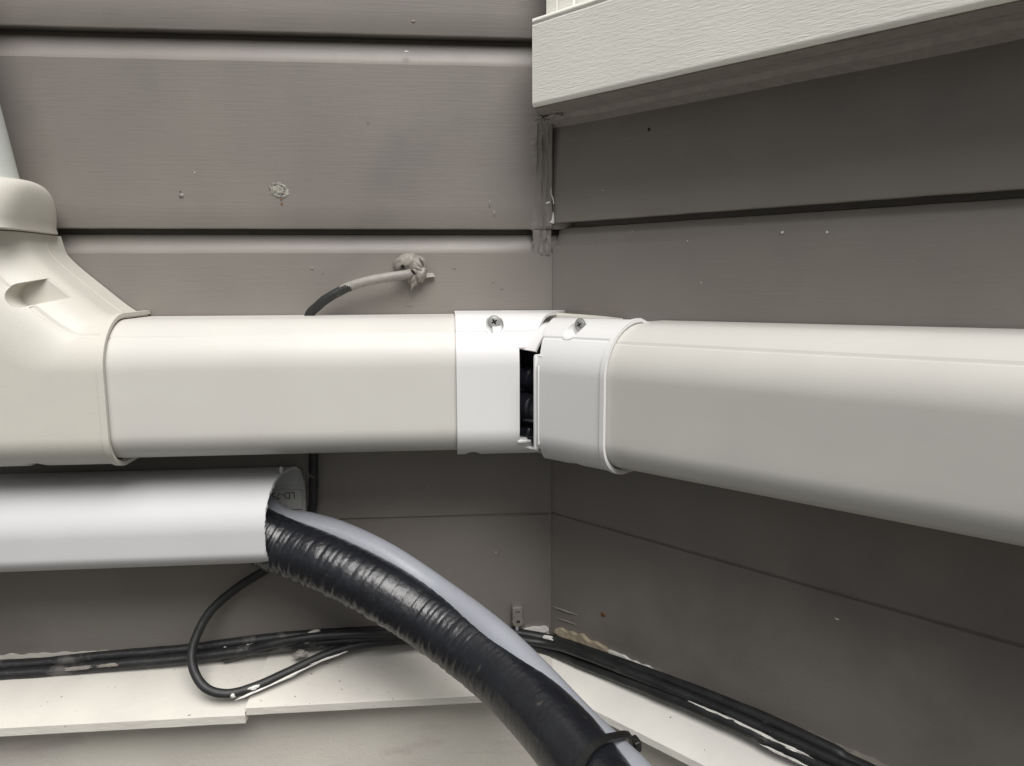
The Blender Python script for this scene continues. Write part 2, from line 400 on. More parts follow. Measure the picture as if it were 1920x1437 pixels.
# ------------------------------------------------------------------ window sill and frame on the right wall
ws = thing('window_sill', RP(0, 0, .092), 'thick cream painted window sill with brushed grain, cut off by the upper right edge', 'sill')
def extr(F, prof, s0, s1, step=.01, wob=0, seed=0, cut0=None):
    mb = MB(); n = len(prof); ns = max(1, int((s1-s0)/step)); vs = []
    for i in range(ns+1):
        s = s0+(s1-s0)*i/ns
        for d, z in prof:
            ww = wob*noise.noise(Vector((s*40, d*60, z*60+seed)))
            vs.append(F(max(s, cut0(d, z)+s0+i*.00005) if cut0 else s, d+ww, z+ww))
    fs = [(i*n+k, i*n+(k+1) % n, (i+1)*n+(k+1) % n, (i+1)*n+k) for i in range(ns) for k in range(n)]
    fs += [tuple(range(n-1, -1, -1)), tuple(range(ns*n, ns*n+n))]
    return mb.add(vs, fs)
nose = [(-.004, .0966), (.0325, .0966), (.0330, .0955), (.0345, .0952), (.0356, .0957), (.0362, .0970), (.0362, .0976), (.0362, .1372), (.0362, .1378), (.0356, .1384), (.0356, .1387),
        (.0363, .1393), (.0363, .1404), (.0354, .1416), (.0330, .1424), (-.004, .1460)]
mit = lambda d, z: .4564*max(d, 0)+.0006
build('sill_nose', extr(RP, nose, 0, 1.2, .006, .0001, 3, mit), M['cream'], ws, 70)
mould = [(-.004, .0890), (.0035, .0922), (.0090, .0926), (.0110, .0945), (.0115, .0950), (.0180, .0950), (.0186, .0960), (.0208, .0960), (.0214, .0947), (.0322, .0950), (.0322, .0965), (-.004, .0965)]
build('moulding', extr(RP, mould, 0, 1.2, .008, .0004, 7, lambda d, z: .4564*max(d, 0)+.0004), M['caulk'], ws, 25)
for k, (px, py, L_, sd_) in enumerate(((1015, 208, .006, 1), (1022, 214, .009, 2), (1033, 218, .010, 3), (1045, 214, .008, 4), (1012, 222, .006, 5), (1022, 226, .006, 6), (1030, 206, .006, 8))):
    c = PR(px, py, .014); dirv = (U*.8+Vector((0, 0, -.25 if k % 2 else .15))).normalized()
    b_ = blob(c, dirv*L_*.5, N*.0022, dirv.cross(N)*.0013, .6, sd_*5.3, 2.2, 3); build('sealant_lump', b_, M['caulk'], ws, 60)
wf = thing('window_frame', RP(0, 0, .156), 'white grooved window frame standing on the cream sill, at the top edge', 'window frame')
FRD = .0205; FS0 = .0125
fr = [(-.002, 0), (FRD-.0015, 0), (FRD, .0010), (FRD, .0085), (FRD-.0008, .0093), (FRD-.0008, .0100), (FRD+.0003, .0106), (FRD+.0003, .0205), (FRD-.0007, .0213), (FRD-.0007, .0220), (FRD, .0228), (FRD, .0440), (-.002, .0440)]
mb = MB(); zz = (.1415, .78)
vs = [RP(FS0+s, d, z) for z in zz for d, s in fr]; n = len(fr)
mb.add(vs, [(k, (k+1) % n, n+(k+1) % n, n+k) for k in range(n)] + [tuple(range(n-1, -1, -1)), tuple(range(n, 2*n))])
build('jamb', mb, M['cream'], wf, 25)
build('pane', MB().box(RP, .0560, 1.15, -.004, .006, .1440, .78), M['glass'], wf, 0)

# ------------------------------------------------------------------ sill boards and base walls under the cladding
DL, DR = .042, .029
def sillboard(F, s0, s1, zb, zf, D, th, name, label, c0=None, c1=None, seed=0):
    prof = [(-.003, zb-th), (-.003, zb), (D-.0012, zf), (D, zf-.0010), (D, zf-th+.0008), (D-.001, zf-th)]
    mb = MB(); n = len(prof); ns = max(1, int((s1-s0)/.006)); vs = []
    for i in range(ns+1):
        t = i/ns; s = s0+(s1-s0)*t
        for d, z in prof:
            e = 0
            if i == 0 and c0: e = c0(d)
            if i == ns and c1: e = c1(d)
            ww = .0004*noise.noise(Vector((s*50, d*50, seed)))
            vs.append(F(s+e, d+ww, z+ww))
    fs = [(i*n+k, i*n+(k+1) % n, (i+1)*n+(k+1) % n, (i+1)*n+k) for i in range(ns) for k in range(n)]
    fs += [tuple(range(n-1, -1, -1)), tuple(range(ns*n, ns*n+n))]
    return tag(build(name, mb.add(vs, fs), M['sill_lightened'] if F is RP else M['sill'], smooth=25), label, 'sill board', 'cream sill boards under the weatherboards')
wav = lambda d: .0015*math.sin(d*260)+.0012*math.sin(d*600)
sillboard(LP, -2.2, -.187, -.2335, -.2538, DL+.001, .0068, 'sill_board', 'cream sill board at lower left, its cut end standing proud of the next board', c1=lambda d: wav(d)+(.0125-.3*d), seed=1)
m1, m2 = DL*math.tan(R(24.5)), DR*math.tan(R(24.5))
P1 = None
# mitre: both boards end on one line from the corner to where their front edges cross
A_ = Vector((0, 0, 0))
xm = (-(DL*N.x) ) ; 
den = U.y
s_m = (-DL - DR*N.y)/U.y; fx = s_m*U.x + DR*N.x          # front edges cross at y = -DL
sillboard(LP, -.1862, -.0002, -.2318, -.2500, DL, .0062, 'sill_board', 'middle cream sill board in front of the corner, crossed by the black loop of cable', c0=lambda d: wav(d)+(.0125-.3*d), c1=lambda d: fx*max(d, 0)/DL-.0004, seed=2)
sillboard(RP, .0002, 1.6, -.2318, -.2497, DR, .0060, 'sill_board', 'cream sill board under the right wall, colour lightened against shade, below the thick black cables', c0=lambda d: s_m*max(d, 0)/DR+.0004, seed=3)
b1 = MB().box(LP, -2.2, -.009, -.1, .022, -1.30, -.2572)
tag(build('base_wall', b1, M['base'], smooth=0), 'dull cream wall panel below the sill boards on the left', 'wall')
b2 = MB().box(RP, .012, 1.6, -.1, .018, -1.30, -.2566)
tag(build('base_wall', b2, M['base'], smooth=0), 'cream wall panel below the right sill board, seen at the bottom right of the hose', 'wall')

# ragged paint, sealant and bare wood where boards and sills meet
def ragged(F, s0, s1, z0, z1, d, th, m, name, par, seed, step=.0015, amp=.8):
    """flat ragged strip lying on a wall: upper and lower edges wander"""
    mb = MB(); n = int((s1-s0)/step); vs = []
    for i in range(n+1):
        s = s0+(s1-s0)*i/n; t = math.sin(math.pi*min(max(i/n, .02), .98))**.4
        zm = (z0+z1)/2; h = (z1-z0)/2
        a = zm+h*t*(1+amp*noise.noise(Vector((s*160, seed, 0)))); b = zm-h*t*(1+amp*noise.noise(Vector((s*130, seed, 9))))
        for (dd, z) in ((d-.0004, a), (d+th, a-.0001), (d+th*(1+.5*noise.noise(Vector((s*300, seed, 3)))), (a+b)/2), (d+th, b+.0001), (d-.0004, b)): vs.append(F(s, dd, z))
    fs = [(i*5+k, i*5+k+1, (i+1)*5+k+1, (i+1)*5+k) for i in range(n) for k in range(4)]
    return build(name, mb.add(vs, fs), m, par, 60)
ragged(LP, -.60, -.245, -.2345, -.2312, 0, .0008, M['sill'], 'paint_line', wl, 1)
ragged(RP, .006, .050, -.2330, -.2255, 0, .0028, M['wood'], 'bare_wood', wr, 2)
ragged(RP, .028, .095, -.2330, -.2275, .0002, .0016, M['chip'], 'peeling_paint', wr, 3)
ragged(RP, .085, .260, -.2340, -.2262, 0, .0042, M['caulk'], 'sealant_bead', wr, 4, amp=.35)
ragged(RP, .14, .215, -.2325, -.2298, .0040, .0008, M['chip'], 'peeling_paint', wr, 6)
ragged(RP, .255, .9, -.2340, -.2280, 0, .0040, M['caulk'], 'sealant_bead', wr, 5, amp=.3)
ragged(LP, -.018, -.001, -.2330, -.2285, 0, .002, M['chip'], 'peeling_paint', wl, 8)
q = PL(640, 1232, .02)

# ------------------------------------------------------------------ duct cross-section
def dprof(off=0, n1=26, n2=16, groove=True, g=.0006, rk=0, d0=0.001, D=.064, H=.0755, rt_=(.028, .026), rb_=(.016, .0155)):
    """outline from the back of the top face, round the front, to the back of the bottom face: (d, z below the top)"""
    P = []
    cx, cz = D-rt_[0], -rt_[1]
    if rk:
        for k in range(10):
            a = math.pi-math.pi/2*k/10; P.append((d0-off+rk+(rk+off)*math.cos(a) if False else d0+rk+(rk+off)*math.cos(a), -rk+(rk+off)*math.sin(a)))
        for k in range(6): P.append((d0+rk+(cx-d0-rk)*k/6, off))
    else:
        for k in range(6): P.append((d0+(cx-d0)*k/6, off))
    for k in range(n1+1):
        a = math.pi/2*(1-k/n1); P.append((cx+(rt_[0]+off)*math.cos(a), cz+(rt_[1]+off)*math.sin(a)))
    zb = -(H-rb_[1])
    for k in range(1, 8): P.append((D+off, cz+(zb-cz)*k/8))
    cx2 = D-rb_[0]
    for k in range(n2+1):
        a = -math.pi/2*k/n2; P.append((cx2+(rb_[0]+off)*math.cos(a), zb+(rb_[1]+off)*math.sin(a)))
    for k in range(1, 6): P.append((cx2+(d0-cx2)*k/5, -H-off))
    if groove:
        out = []
        gz = cz+(rt_[1]+off)*.66
        k = next(i for i, p in enumerate(P) if p[1] < gz and p[0] > cx)
        a = math.asin(.66)
        for j, (da, dr) in enumerate(((.050, 0), (.016, -g), (-.010, -g), (-.034, 0))):
            aa = a+da; out.append((cx+(rt_[0]+off+dr)*math.cos(aa), cz+(rt_[1]+off+dr)*math.sin(aa)))
        P = [p for p in P if not (p[0] > cx and cz < p[1] and abs(math.atan2((p[1]-cz)/(rt_[1]+off), (p[0]-cx)/(rt_[0]+off))-a) < .055)]
        k = next(i for i, p in enumerate(P) if p[0] > cx and math.atan2((p[1]-cz)/(rt_[1]+off), (p[0]-cx)/(rt_[0]+off)) < a)
        P[k:k] = out
    return P
def shell(outer, inner, sections):
    """thin-walled shell through sections; each section maps (d, z) to a point"""
    mb = MB(); n = len(outer); vs = []
    for f in sections: vs += [f(*p) for p in outer] + [f(*p) for p in inner]
    m = 2*n; fs = []
    for i in range(len(sections)-1):
        a, b = i*m, (i+1)*m
        for k in range(n-1):
            fs.append((a+k, a+k+1, b+k+1, b+k)); fs.append((a+n+k+1, a+n+k, b+n+k, b+n+k+1))
        fs.append((a, b, b+n, a+n)); fs.append((a+n-1, a+m-1, b+m-1, b+n-1))
    L_ = (len(sections)-1)*m
    for k in range(n-1):
        fs.append((k, n+k, n+k+1, k+1)); fs.append((L_+k, L_+k+1, L_+n+k+1, L_+n+k))
    return mb.add(vs, fs)
def solid(outer, sections):
    mb = MB(); n = len(outer); vs = []
    for f in sections: vs += [f(*p) for p in outer]
    fs = [(i*n+k, i*n+(k+1) % n, (i+1)*n+(k+1) % n, (i+1)*n+k) for i in range(len(sections)-1) for k in range(n)]
    return mb.add(vs, fs + [tuple(range(n-1, -1, -1)), tuple(range((len(sections)-1)*n, len(sections)*n))])
ZL = -.0207
ZR = lambda s: -.0235 + .0142*s
secL = lambda x: (lambda d, z: LP(x, d, ZL+z))
secR = lambda s: (lambda d, z: RP(s, d, ZR(s)+z))
TH = .0016; HR = .0728
def frange(a, b, n): return [a+(b-a)*i/n for i in range(n+1)]

# straight runs
d1 = thing('line_duct', LP(-.15, 0, -.096), 'cream straight air conditioning duct between the big elbow and the white coupling', 'duct')
build('cover', shell(dprof(0, H=.0748), dprof(-TH, H=.0748), [secL(x) for x in frange(-.275, -.0505, 12)]), M['duct'], d1, 40)
build('base_plate', MB().box(LP, -.27, -.045, .0003, .003, ZL-.0735, ZL-.002), M['duct'], d1, 0)
d2 = thing('line_duct', RP(.3, 0, -.096), 'cream straight air conditioning duct running from the white coupling to the right edge', 'duct')
build('cover', shell(dprof(0, H=HR), dprof(-TH, H=HR), [secR(s) for s in frange(.0825, 1.5, 30)]), M['duct'], d2, 40)
build('base_plate', MB().add([RP(s, d, ZR(s)+z) for s in (.06, 1.5) for d in (.0003, .003) for z in (-.0715, -.002)], [(0,1,3,2), (4,6,7,5), (0,4,5,1), (2,3,7,6), (0,2,6,4), (1,5,7,3)]), M['duct'], d2, 0)

# ------------------------------------------------------------------ corner coupling
cp = thing('duct_coupling', LP(-.02, .03, -.10), 'glossy white two piece corner coupling joining the ducts, open at the middle', 'duct coupling')
OC = .0019
po, pi_ = dprof(OC, n1=40, n2=26), dprof(OC-.0018, n1=40, n2=26)
def le(d, z):                                   # free end of the left collar
    if d > .055 and -.0672 < z < -.0150: return LP(-.0265, d, ZL+z)
    if z < -.067:  return LP(.0095-.47*d, d, ZL+z)
    return LP(.0115-.47*d, d, ZL+z)
sec = [secL(x) for x in (-.0606, -.0604, -.055, -.048, -.041, -.036)] + [le]
lc = build('collar', shell(po, pi_, sec), M['white'], cp, 35)
por, pir = dprof(OC, n1=40, n2=26, H=HR+.0006), dprof(OC-.0018, n1=40, n2=26, H=HR+.0006)
def re_(d, z):                                  # free end of the right collar
    if d > .052 and -.0665 < z < -.0165: s = .0452
    elif z < -.0655: s = .0495-.55*(.066-d)
    else: s = .0490-.50*(.066-d)
    return RP(s, d, ZR(s)+z)
sec = [re_] + [secR(s) for s in (.056, .062, .070, .078, .084, .0885, .0908, .0910)]
dropb = lambda P: [(d, z-.0034*max(0, min(1, (.036-d)/.010))*(z > -.01)) for d, z in P]
rc = build('collar', shell(dropb(por), dropb(pir), sec), M['white'], cp, 35)
# raised lip at the right end
lipo, lipi = dprof(OC+.0008, n1=40, n2=26, groove=False, H=HR+.0006), dprof(OC-.001, n1=40, n2=26, groove=False, H=HR+.0006)
build('lip', shell(dropb(lipo), dropb(lipi), [secR(s) for s in (.0893, .0899, .0914, .0918)]), M['white'], rc, 50)
# screw pockets
def pocket(collar, F, sc, zc, r, dfl, zref, spos, sgn=1, ztop=None):
    cutA = cyl(F, (sc, zc), r+.0003, dfl-.001, .09)
    # slot open towards the top of the collar
    boolean(collar, [cutA])
    cup = build('screw_pocket', cyl(F, (sc, zc), r+.0010, dfl-.0016, .085), M['white'], collar, 0)
    boolean(cup, [cyl(F, (sc, zc), r, dfl, .10)])
    sects = [(lambda d, z, s=s: F(s, d, zref(s)+z)) for s in (sc-.02, sc+.02)]
    boolean(cup, [solid(dprof(OC-.0001, groove=False), sects)], 'INTERSECT')
    return cup
zl_ = lambda s: ZL
q = PL(927, 604, .050); SCL = (q.x, q.z)
q = PR(1082, 610, .050); SCR = (sR(q), q.z)
pocket(lc, LP, SCL[0], SCL[1]-.0012, .0049, .0470, zl_, SCL)
pocket(rc, RP, SCR[0], SCR[1]-.0012, .0049, .0470, ZR, SCR)
boolean(lc, [cyl(LP, (SCL[0]-.013, ZL-.0790), .0048, .035, .09)])
boolean(rc, [cyl(RP, (SCR[0]+.004, ZR(.07)-.0768), .0048, .035, .09)])
def screw(F, c, d, par):
    mb = cyl(F, c, .0036, d, d+.0004); mb2 = MB(); n = 28
    vs = []; prof = [(.0036, 0), (.0036, .0004), (.0030, .00045), (.0029, .0010), (.0024, .00125), (.0010, .00135)]
    for r_, h in prof: vs += [F(c[0]+math.cos(2*math.pi*k/n)*r_, d+h, c[1]+math.sin(2*math.pi*k/n)*r_) for k in range(n)]
    fs = [(i*n+k, i*n+(k+1) % n, (i+1)*n+(k+1) % n, (i+1)*n+k) for i in range(len(prof)-1) for k in range(n)] + [tuple(range(n-1, -1, -1)), tuple(range((len(prof)-1)*n, len(prof)*n))]
    mb2.add(vs, fs); o = build('screw', mb2, M['zinc'], par, 30)
    for (a_, b_) in ((.0017, .00045), (.00045, .0017)):
        boolean(o, [MB().box(lambda s, d_, z: F(c[0]+(s*.87-z*.5), d_, c[1]+(s*.5+z*.87)), -a_, a_, d+.0003, d+.004, -b_, b_)])
    build('recess', cyl(F, c, .0016, d+.0002, d+.00045, 20), M['dark'], o, 0)
screw(LP, SCL, .0472, lc)
screw(RP, SCR, .0472, rc)
# inner fan that bridges the two collars
PIV_A = .040; DP = PIV_A/math.tan(R(49.0745/2)); AL = R(49.0745)
PIV = Vector((-PIV_A, -DP, 0))
def fsec(phi):
    t = phi/AL
    return lambda d, z: PIV + Vector((math.sin(phi), math.cos(phi), 0))*(DP-d) + Vector((0, 0, ZL*(1-t)+ZR(.04)*t+z))
fo, fi = dprof(-.0022, n1=40, n2=26, groove=False), dprof(-.0036, n1=40, n2=26, groove=False)
top = [i for i, p in enumerate(fo) if p[1] > -.0155]; bot = [i for i, p in enumerate(fo) if p[1] < -.0695]
for idx in (top, bot):
    build('bellows', shell([fo[i] for i in idx], [fi[i] for i in idx], [fsec(AL*k/16) for k in range(17)]), M['white'], cp, 35)
tp2 = [i for i, p in enumerate(fo) if p[1] > -.0140]
build('bellows', shell([(fo[i][0]-.0005, fo[i][1]-.0005) for i in tp2], [(fi[i][0]-.0005, fi[i][1]-.0005) for i in tp2], [fsec(AL*(.56+.4*k/10)) for k in range(11)]), M['white'], cp, 35)
# back strip round the corner
bo = [(.0005, .0014), (.0115, .0026), (.0130, .0012)]; bi = [(.0005, -.004), (.0115, -.004), (.0130, -.004)]
build('back_strip', shell(bo, bi, [fsec(AL*(.12+1.1*k/20)) for k in range(21)]), M['elbow'], cp, 35)
# small ledges at the ends of the opening
build('ledge', MB().bevbox(LP, -.0275, -.0215, .050, .0648, ZL-.0686, ZL-.0668, .0006), M['white'], lc, 40)
build('ledge', MB().bevbox(LP, -.0272, -.0205, .050, .0640, ZL-.0166, ZL-.0150, .0005), M['white'], lc, 40)
build('edge_rib', MB().bevbox(lambda s, d, z: RP(s, d, ZR(.05)+z), .0452, .0466, .052, .0662, -.0668, -.0170, .0004), M['white'], rc, 40)
build('edge_rib', MB().bevbox(lambda s, d, z: RP(s, d, ZR(.05)+z), .0484, .0489, .064, .0664, -.0640, -.0220, .0002), M['white'], rc, 40)
build('ledge', MB().bevbox(lambda s, d, z: RP(s, d, ZR(.05)+z), .0440, .0500, .050, .0645, -.0180, -.0163, .0005), M['white'], rc, 40)

# taped pipes inside the coupling
for k, (zc, r_, dd) in enumerate(((-.0540, .0085, .040), (-.0700, .0090, .043), (-.0860, .0080, .040), (-.0400, .0055, .042))):
    q = [LP(-.20, dd-.006, zc), LP(-.09, dd-.006, zc), LP(-.045, dd, zc)] + [fsec(AL*t)(dd+.004, zc-ZL) for t in (.2, .5, .8)] + [RP(.055, dd, zc), RP(.10, dd-.006, zc), RP(.2, dd-.006, zc)]
    path = resample(crom(q, 20), .0011)
    ps = .0085
    mb = tube(path, lambda s, t, i: r_*(1+.05*((s/ps+t/(2*math.pi)) % 1)+.05*noise.noise(Vector((s*300, t*2, k)))), 20)
    tp = build('taped_pipe', mb, M['gloss'], smooth=50)
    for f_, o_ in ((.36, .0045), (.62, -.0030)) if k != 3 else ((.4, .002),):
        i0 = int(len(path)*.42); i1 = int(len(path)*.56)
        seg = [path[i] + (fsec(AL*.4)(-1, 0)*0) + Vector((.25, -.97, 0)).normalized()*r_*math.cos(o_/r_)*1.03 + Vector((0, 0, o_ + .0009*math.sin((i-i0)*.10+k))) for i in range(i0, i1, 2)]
        build('painted_glint', tube(seg, lambda s, t, i: .00022, 6), M['duct_white'], tp, 60)  # pale threads standing in for highlight lines on the black tape
    tag(tp,
        ['upper glossy black taped pipe seen through the gap in the white coupling', 'middle glossy black taped pipe in the gap of the white coupling',
         'lowest glossy black taped pipe in the gap of the white coupling', 'thin black cable at the top of the gap in the white coupling'][k], 'pipe', 'taped pipes inside the coupling')

# ------------------------------------------------------------------ big elbow at the left
eb = thing('duct_elbow', LP(-.32, 0, -.10), 'large ivory elbow fitting turning the duct upward at the left edge', 'duct elbow')
OE = .0024
eo, ei = dprof(OE, n1=34, n2=20, g=.00055), dprof(OE-.002, n1=34, n2=20, g=.00055)
Zin, Zout = .0024, -.0779
def mixs(pin, pout):
    def f(d, z):
        t = (z-Zin)/(Zout-Zin); return LP(pin[0]+(pout[0]-pin[0])*t, d, pin[1]+(pout[1]-pin[1])*t)
    return f
keys = [mixs((-.2430, ZL+Zin), (-.2430, ZL+Zout)), mixs((-.2500, ZL+Zin), (-.3400, ZL+Zout)),
        mixs((-.2862, .0140), (-.3740, -.0750)), mixs((-.2890, .0262), (-.3700, .0262))]
def chaik(fs, it=3):
    """round the bends of the list of sections, end sections kept"""
    def blend(a, b, t): return lambda d, z: a(d, z).lerp(b(d, z), t)
    r0 = [fs[0]]
    for i in range(1, len(fs)-1):
        a, b, c = fs[i-1], fs[i], fs[i+1]; q0, q1 = blend(b, a, .33), blend(b, c, .30)
        for k in range(7):
            t = k/6; r0.append(lambda d, z, q0=q0, b=b, q1=q1, t=t: q0(d, z)*(1-t)**2 + b(d, z)*2*t*(1-t) + q1(d, z)*t*t)
    return r0+[fs[-1]]
body = build('body', shell(eo, ei, chaik(keys)), M['elbow'], eb, 32)
# fine parting line on the upper side
def seam(d, z0=0):
    pts = [f(d, Zin) for f in chaik(keys)[3:]]
    return pts
build('parting_line', tube([p+Vector((.0, 0, .0)) for p in seam(.020)], lambda s, t, i: .00035, 6), M['elbow'], body, 60)
ro, ri = dprof(OE+.0011, n1=40, n2=26, groove=False), dprof(OE-.001, n1=40, n2=26, groove=False)
build('rim', shell(ro, ri, [secL(x) for x in (-.2450, -.2445, -.2425, -.2418)]), M['elbow'], body, 50)
# screw pocket in the shoulder
q = PL(72, 546, .052)
PK = (q.x+.0022, q.z)
prot = R(14)
boolean(body, [capsule(LP, PK, .0064, .0082, .0450, .09, prot)])
cup = build('screw_pocket', capsule(LP, PK, .0070, .0082, .0440, .085, prot), M['elbow'], body, 0)
boolean(cup, [capsule(LP, PK, .0063, .0082, .0458, .10, prot)])
boolean(cup, [cyl(LP, (PK[0]+.0080, PK[1]+.0010), .0013, .038, .055)])
sl_ = solid(dprof(OE-.0002, n1=34, n2=20, groove=False), chaik(keys)); boolean(cup, [sl_], 'INTERSECT')
boolean(body, [cyl(LP, (-.2850, ZL-.0805), .0062, .030, .09)])
# domed reducer on top, then the pipe
dm = thing('pipe_reducer', LP(-.3250, .03, .027), 'ivory domed cap on top of the big elbow, where the pale pipe enters', 'pipe fitting')
def rrect(n, cx, cd, hx, hd, e):
    out = []
    for k in range(n):
        a = 2*math.pi*k/n; c, s_ = math.cos(a), math.sin(a)
        out.append((cx+hx*math.copysign(abs(c)**(2/e), c), cd+hd*math.copysign(abs(s_)**(2/e), s_)))
    return out
nn = 64; rings = []
spec = [(.0268, .0392, .0335, 6), (.0272, .0398, .0338, 6)]
for k in range(15):
    t = k/14; a = t*math.pi/2*.86; h = .0300+.0234*math.sin(a)/math.sin(math.pi/2*.86)
    sh = math.cos(a)**.46
    spec.append((h, .0255+(.0396-.0255)*sh*1.0, .0255+(.0337-.0255)*sh, 5.5-3.5*t))
spec += [(.0535, .0235, .0235, 2.0), (.0480, .0235, .0235, 2.0)]
for (z, hx, hd, e) in spec:
    rings.append([LP(x, d, z) for x, d in rrect(nn, -.3250+.0060*max(0, (z-.03)/.0235), .0345, hx, hd, e)])
mb = MB(); vs = [v for r in rings for v in r]
mb.add(vs, [(i*nn+k, i*nn+(k+1) % nn, (i+1)*nn+(k+1) % nn, (i+1)*nn+k) for i in range(len(rings)-1) for k in range(nn)] + [tuple(range(nn-1, -1, -1)), tuple(range((len(rings)-1)*nn, len(rings)*nn))])
build('dome', mb, M['elbow'], dm, 40)
build('parting_line', tube(crom([r[54] for r in rings[1:16]], 3), lambda s, t, i: .0005, 6), M['elbow'], dm, 60)
pb = LP(-.3185, .0345, .046); pt_ = LP(-.4435, .0345, .80)
mb = tube([pb, pb.lerp(pt_, .5), pt_], lambda s, t, i: .0255, 48)
tag(build('drain_pipe', mb, M['pipe'], smooth=40), 'pale round pipe leaning up out of the domed cap at the left edge', 'pipe')

# ------------------------------------------------------------------ lower duct, sawn off
ld = thing('line_duct', LP(-.3, 0, -.161), 'short pale grey duct below the others, sawn off open where the hoses come out', 'duct')
kw = dict(D=.058, H=.0480, rt_=(.034, .026), rb_=(.018, .011), groove=False, rk=.014)
lo_, li_ = dprof(0, n1=34, n2=20, **kw), dprof(-.0015, n1=34, n2=20, **kw)
ZLO = -.1120
def cut(d, z):
    t = max(0, min(1, d/.058)); jag = .0007*noise.noise(Vector((z*500, d*400, 2)))
    return LP(-.1560-.0115*t-.0022*math.sin(t*math.pi)+jag, d, ZLO+z)
build('cover', shell(lo_, li_, [(lambda d, z, x=x: LP(x, d, ZLO+z)) for x in frange(-1.2, -.19, 10)] + [cut]), M['duct_white'], ld, 40)
bp = build('base_plate', MB().bevbox(LP, -1.2, -.1555, .0003, .0022, ZLO-.0465, ZLO-.0120, .0003), M['inside'], ld, 40)
build('ledge', MB().bevbox(LP, -1.2, -.1575, .0022, .0036, ZLO-.0300, ZLO-.0175, .0004), M['inside'], bp, 40)
build('ledge', MB().bevbox(LP, -1.2, -.1560, .0022, .0030, ZLO-.0335, ZLO-.0310, .0004), M['inside'], bp, 40)
burr = blob(PL(527, 882, .028), Vector((.0012, 0, 0)), Vector((0, .001, 0)), Vector((0, 0, .0022)), .5, 3, 2, 2); build('burr', burr, M['duct_white'], ld, 60)
def text(body_, size, ex, place, m, name, par):
    cu = bpy.data.curves.new(name, 'FONT'); cu.body = body_; cu.size = size; cu.extrude = ex; cu.align_x = 'CENTER'; cu.align_y = 'CENTER'
    to = bpy.data.objects.new('t', cu); COL.objects.link(to); bpy.context.view_layer.update()
    me = bpy.data.meshes.new_from_object(to.evaluated_get(bpy.context.evaluated_depsgraph_get()))
    mb = MB(); mb.add([place(*v.co) for v in me.vertices], [tuple(p.vertices) for p in me.polygons])
    bpy.data.objects.remove(to); return build(name, mb, m, par, 0)
q = PL(533, 929, .0037)
text('LD-75', .0062, .00008, lambda x, y, z: LP(q.x-.0006-x*.92, .00372+z, q.z-y), M['ink'], 'printed_code', bp)

# ------------------------------------------------------------------ hoses
RB = .0160
def dep(w_px): return FPX*2*RB/w_px
hb = [LP(-.34, .036, -.1385), LP(-.24, .037, -.1385), LP(-.195, .038, -.1385), PC(520, 1020, .428), PC(610, 1056, .420), PC(705, 1103, .412), PC(800, 1161, .405), PC(895, 1229, .388), PC(985, 1308, .362), PC(1072, 1405, .328), PC(1150, 1520, .295), PC(1220, 1660, .26), PC(1250, 1800, .24)]
hpath = resample(crom(hb, 40), .0006)
def sleeve_r(s, t, i):
    p = .0072; ph = (s/p + t/(2*math.pi)) % 1
    on = max(0, min(1, ((.345-s)/.05)))
    saw = .5*ph - 1.1*math.exp(-((ph-.5)/.09)**2)
    fold = noise.noise(Vector((s*420, math.cos(t)*1.6, math.sin(t)*1.6)))
    lowside = .5+.5*math.cos(t-math.pi)
    return RB*(1 + .011*saw*on - .002 + (.006+.030*lowside*on)*fold + .012*noise.noise(Vector((s*60, t, 4))))
sl_obj = build('insulated_pipe', tube(hpath, sleeve_r, 56), M['sleeve'], smooth=60)
tag(sl_obj, 'thick glossy black taped pipe curving out of the sawn duct to the bottom edge', 'pipe')
RG = .0086
gb = [LP(-.34, .016, -.130), LP(-.24, .016, -.1310), LP(-.19, .016, -.1318), PC(530, 979, .442), PC(580, 988, .440), PC(640, 1006, .436)]
up_edge = [(740, 1024), (840, 1090), (940, 1164), (1023, 1241), (1107, 1328), (1178, 1394), (1225, 1440), (1330, 1560)]
dps = [.426, .412, .388, .367, .343, .322, .308, .28]
for i, ((x, y), dpt) in enumerate(zip(up_edge, dps)):
    a = up_edge[max(0, i-1)]; b = up_edge[min(len(up_edge)-1, i+1)]
    tx, ty = b[0]-a[0], b[1]-a[1]; L_ = math.hypot(tx, ty); nx, ny = -ty/L_, tx/L_
    rp = RG*FPX/dpt; gb.append(PC(x+nx*rp, y+ny*rp, dpt))
gpath = resample(crom(gb, 30), .0012)
tag(build('drain_hose', tube(gpath, lambda s, t, i: RG*(1+.006*noise.noise(Vector((s*120, t, 1)))), 36), M['hose'], smooth=60),
    'smooth pale grey hose lying behind the thick black pipe', 'hose')
# cable tie round both
def nearest(path, px, py):
    best = None
    for i, p in enumerate(path):
        v = p-CAM; x = 960+FPX*v.dot(rt)/v.dot(fw); y = 718.5-FPX*v.dot(up)/v.dot(fw)
        e = (x-px)**2+(y-py)**2
        if best is None or e < best[0]: best = (e, i)
    return best[1]
ib, ig = nearest(hpath, 1108, 1455), nearest(gpath, 1158, 1412)
cb = hpath[ib]; tb = (hpath[ib+5]-hpath[ib-5]).normalized()
cg = min(gpath, key=lambda p: abs((p-cb).dot(tb)))
cg = cg-tb*(cg-cb).dot(tb)
e1 = (cg-cb).normalized(); e2 = tb.cross(e1); dist = (cg-cb).length
hull = []
rb_, rg_ = RB+.0012, RG+.0010
al = math.acos(max(-1, min(1, (rb_-rg_)/dist)))
for k in range(28):
    a = al+(2*math.pi-2*al)*k/27; hull.append(cb+e1*rb_*math.cos(a)+e2*rb_*math.sin(a))
for k in range(14):
    a = -al+2*al*k/13; hull.append(cg+e1*rg_*math.cos(a)+e2*rg_*math.sin(a))
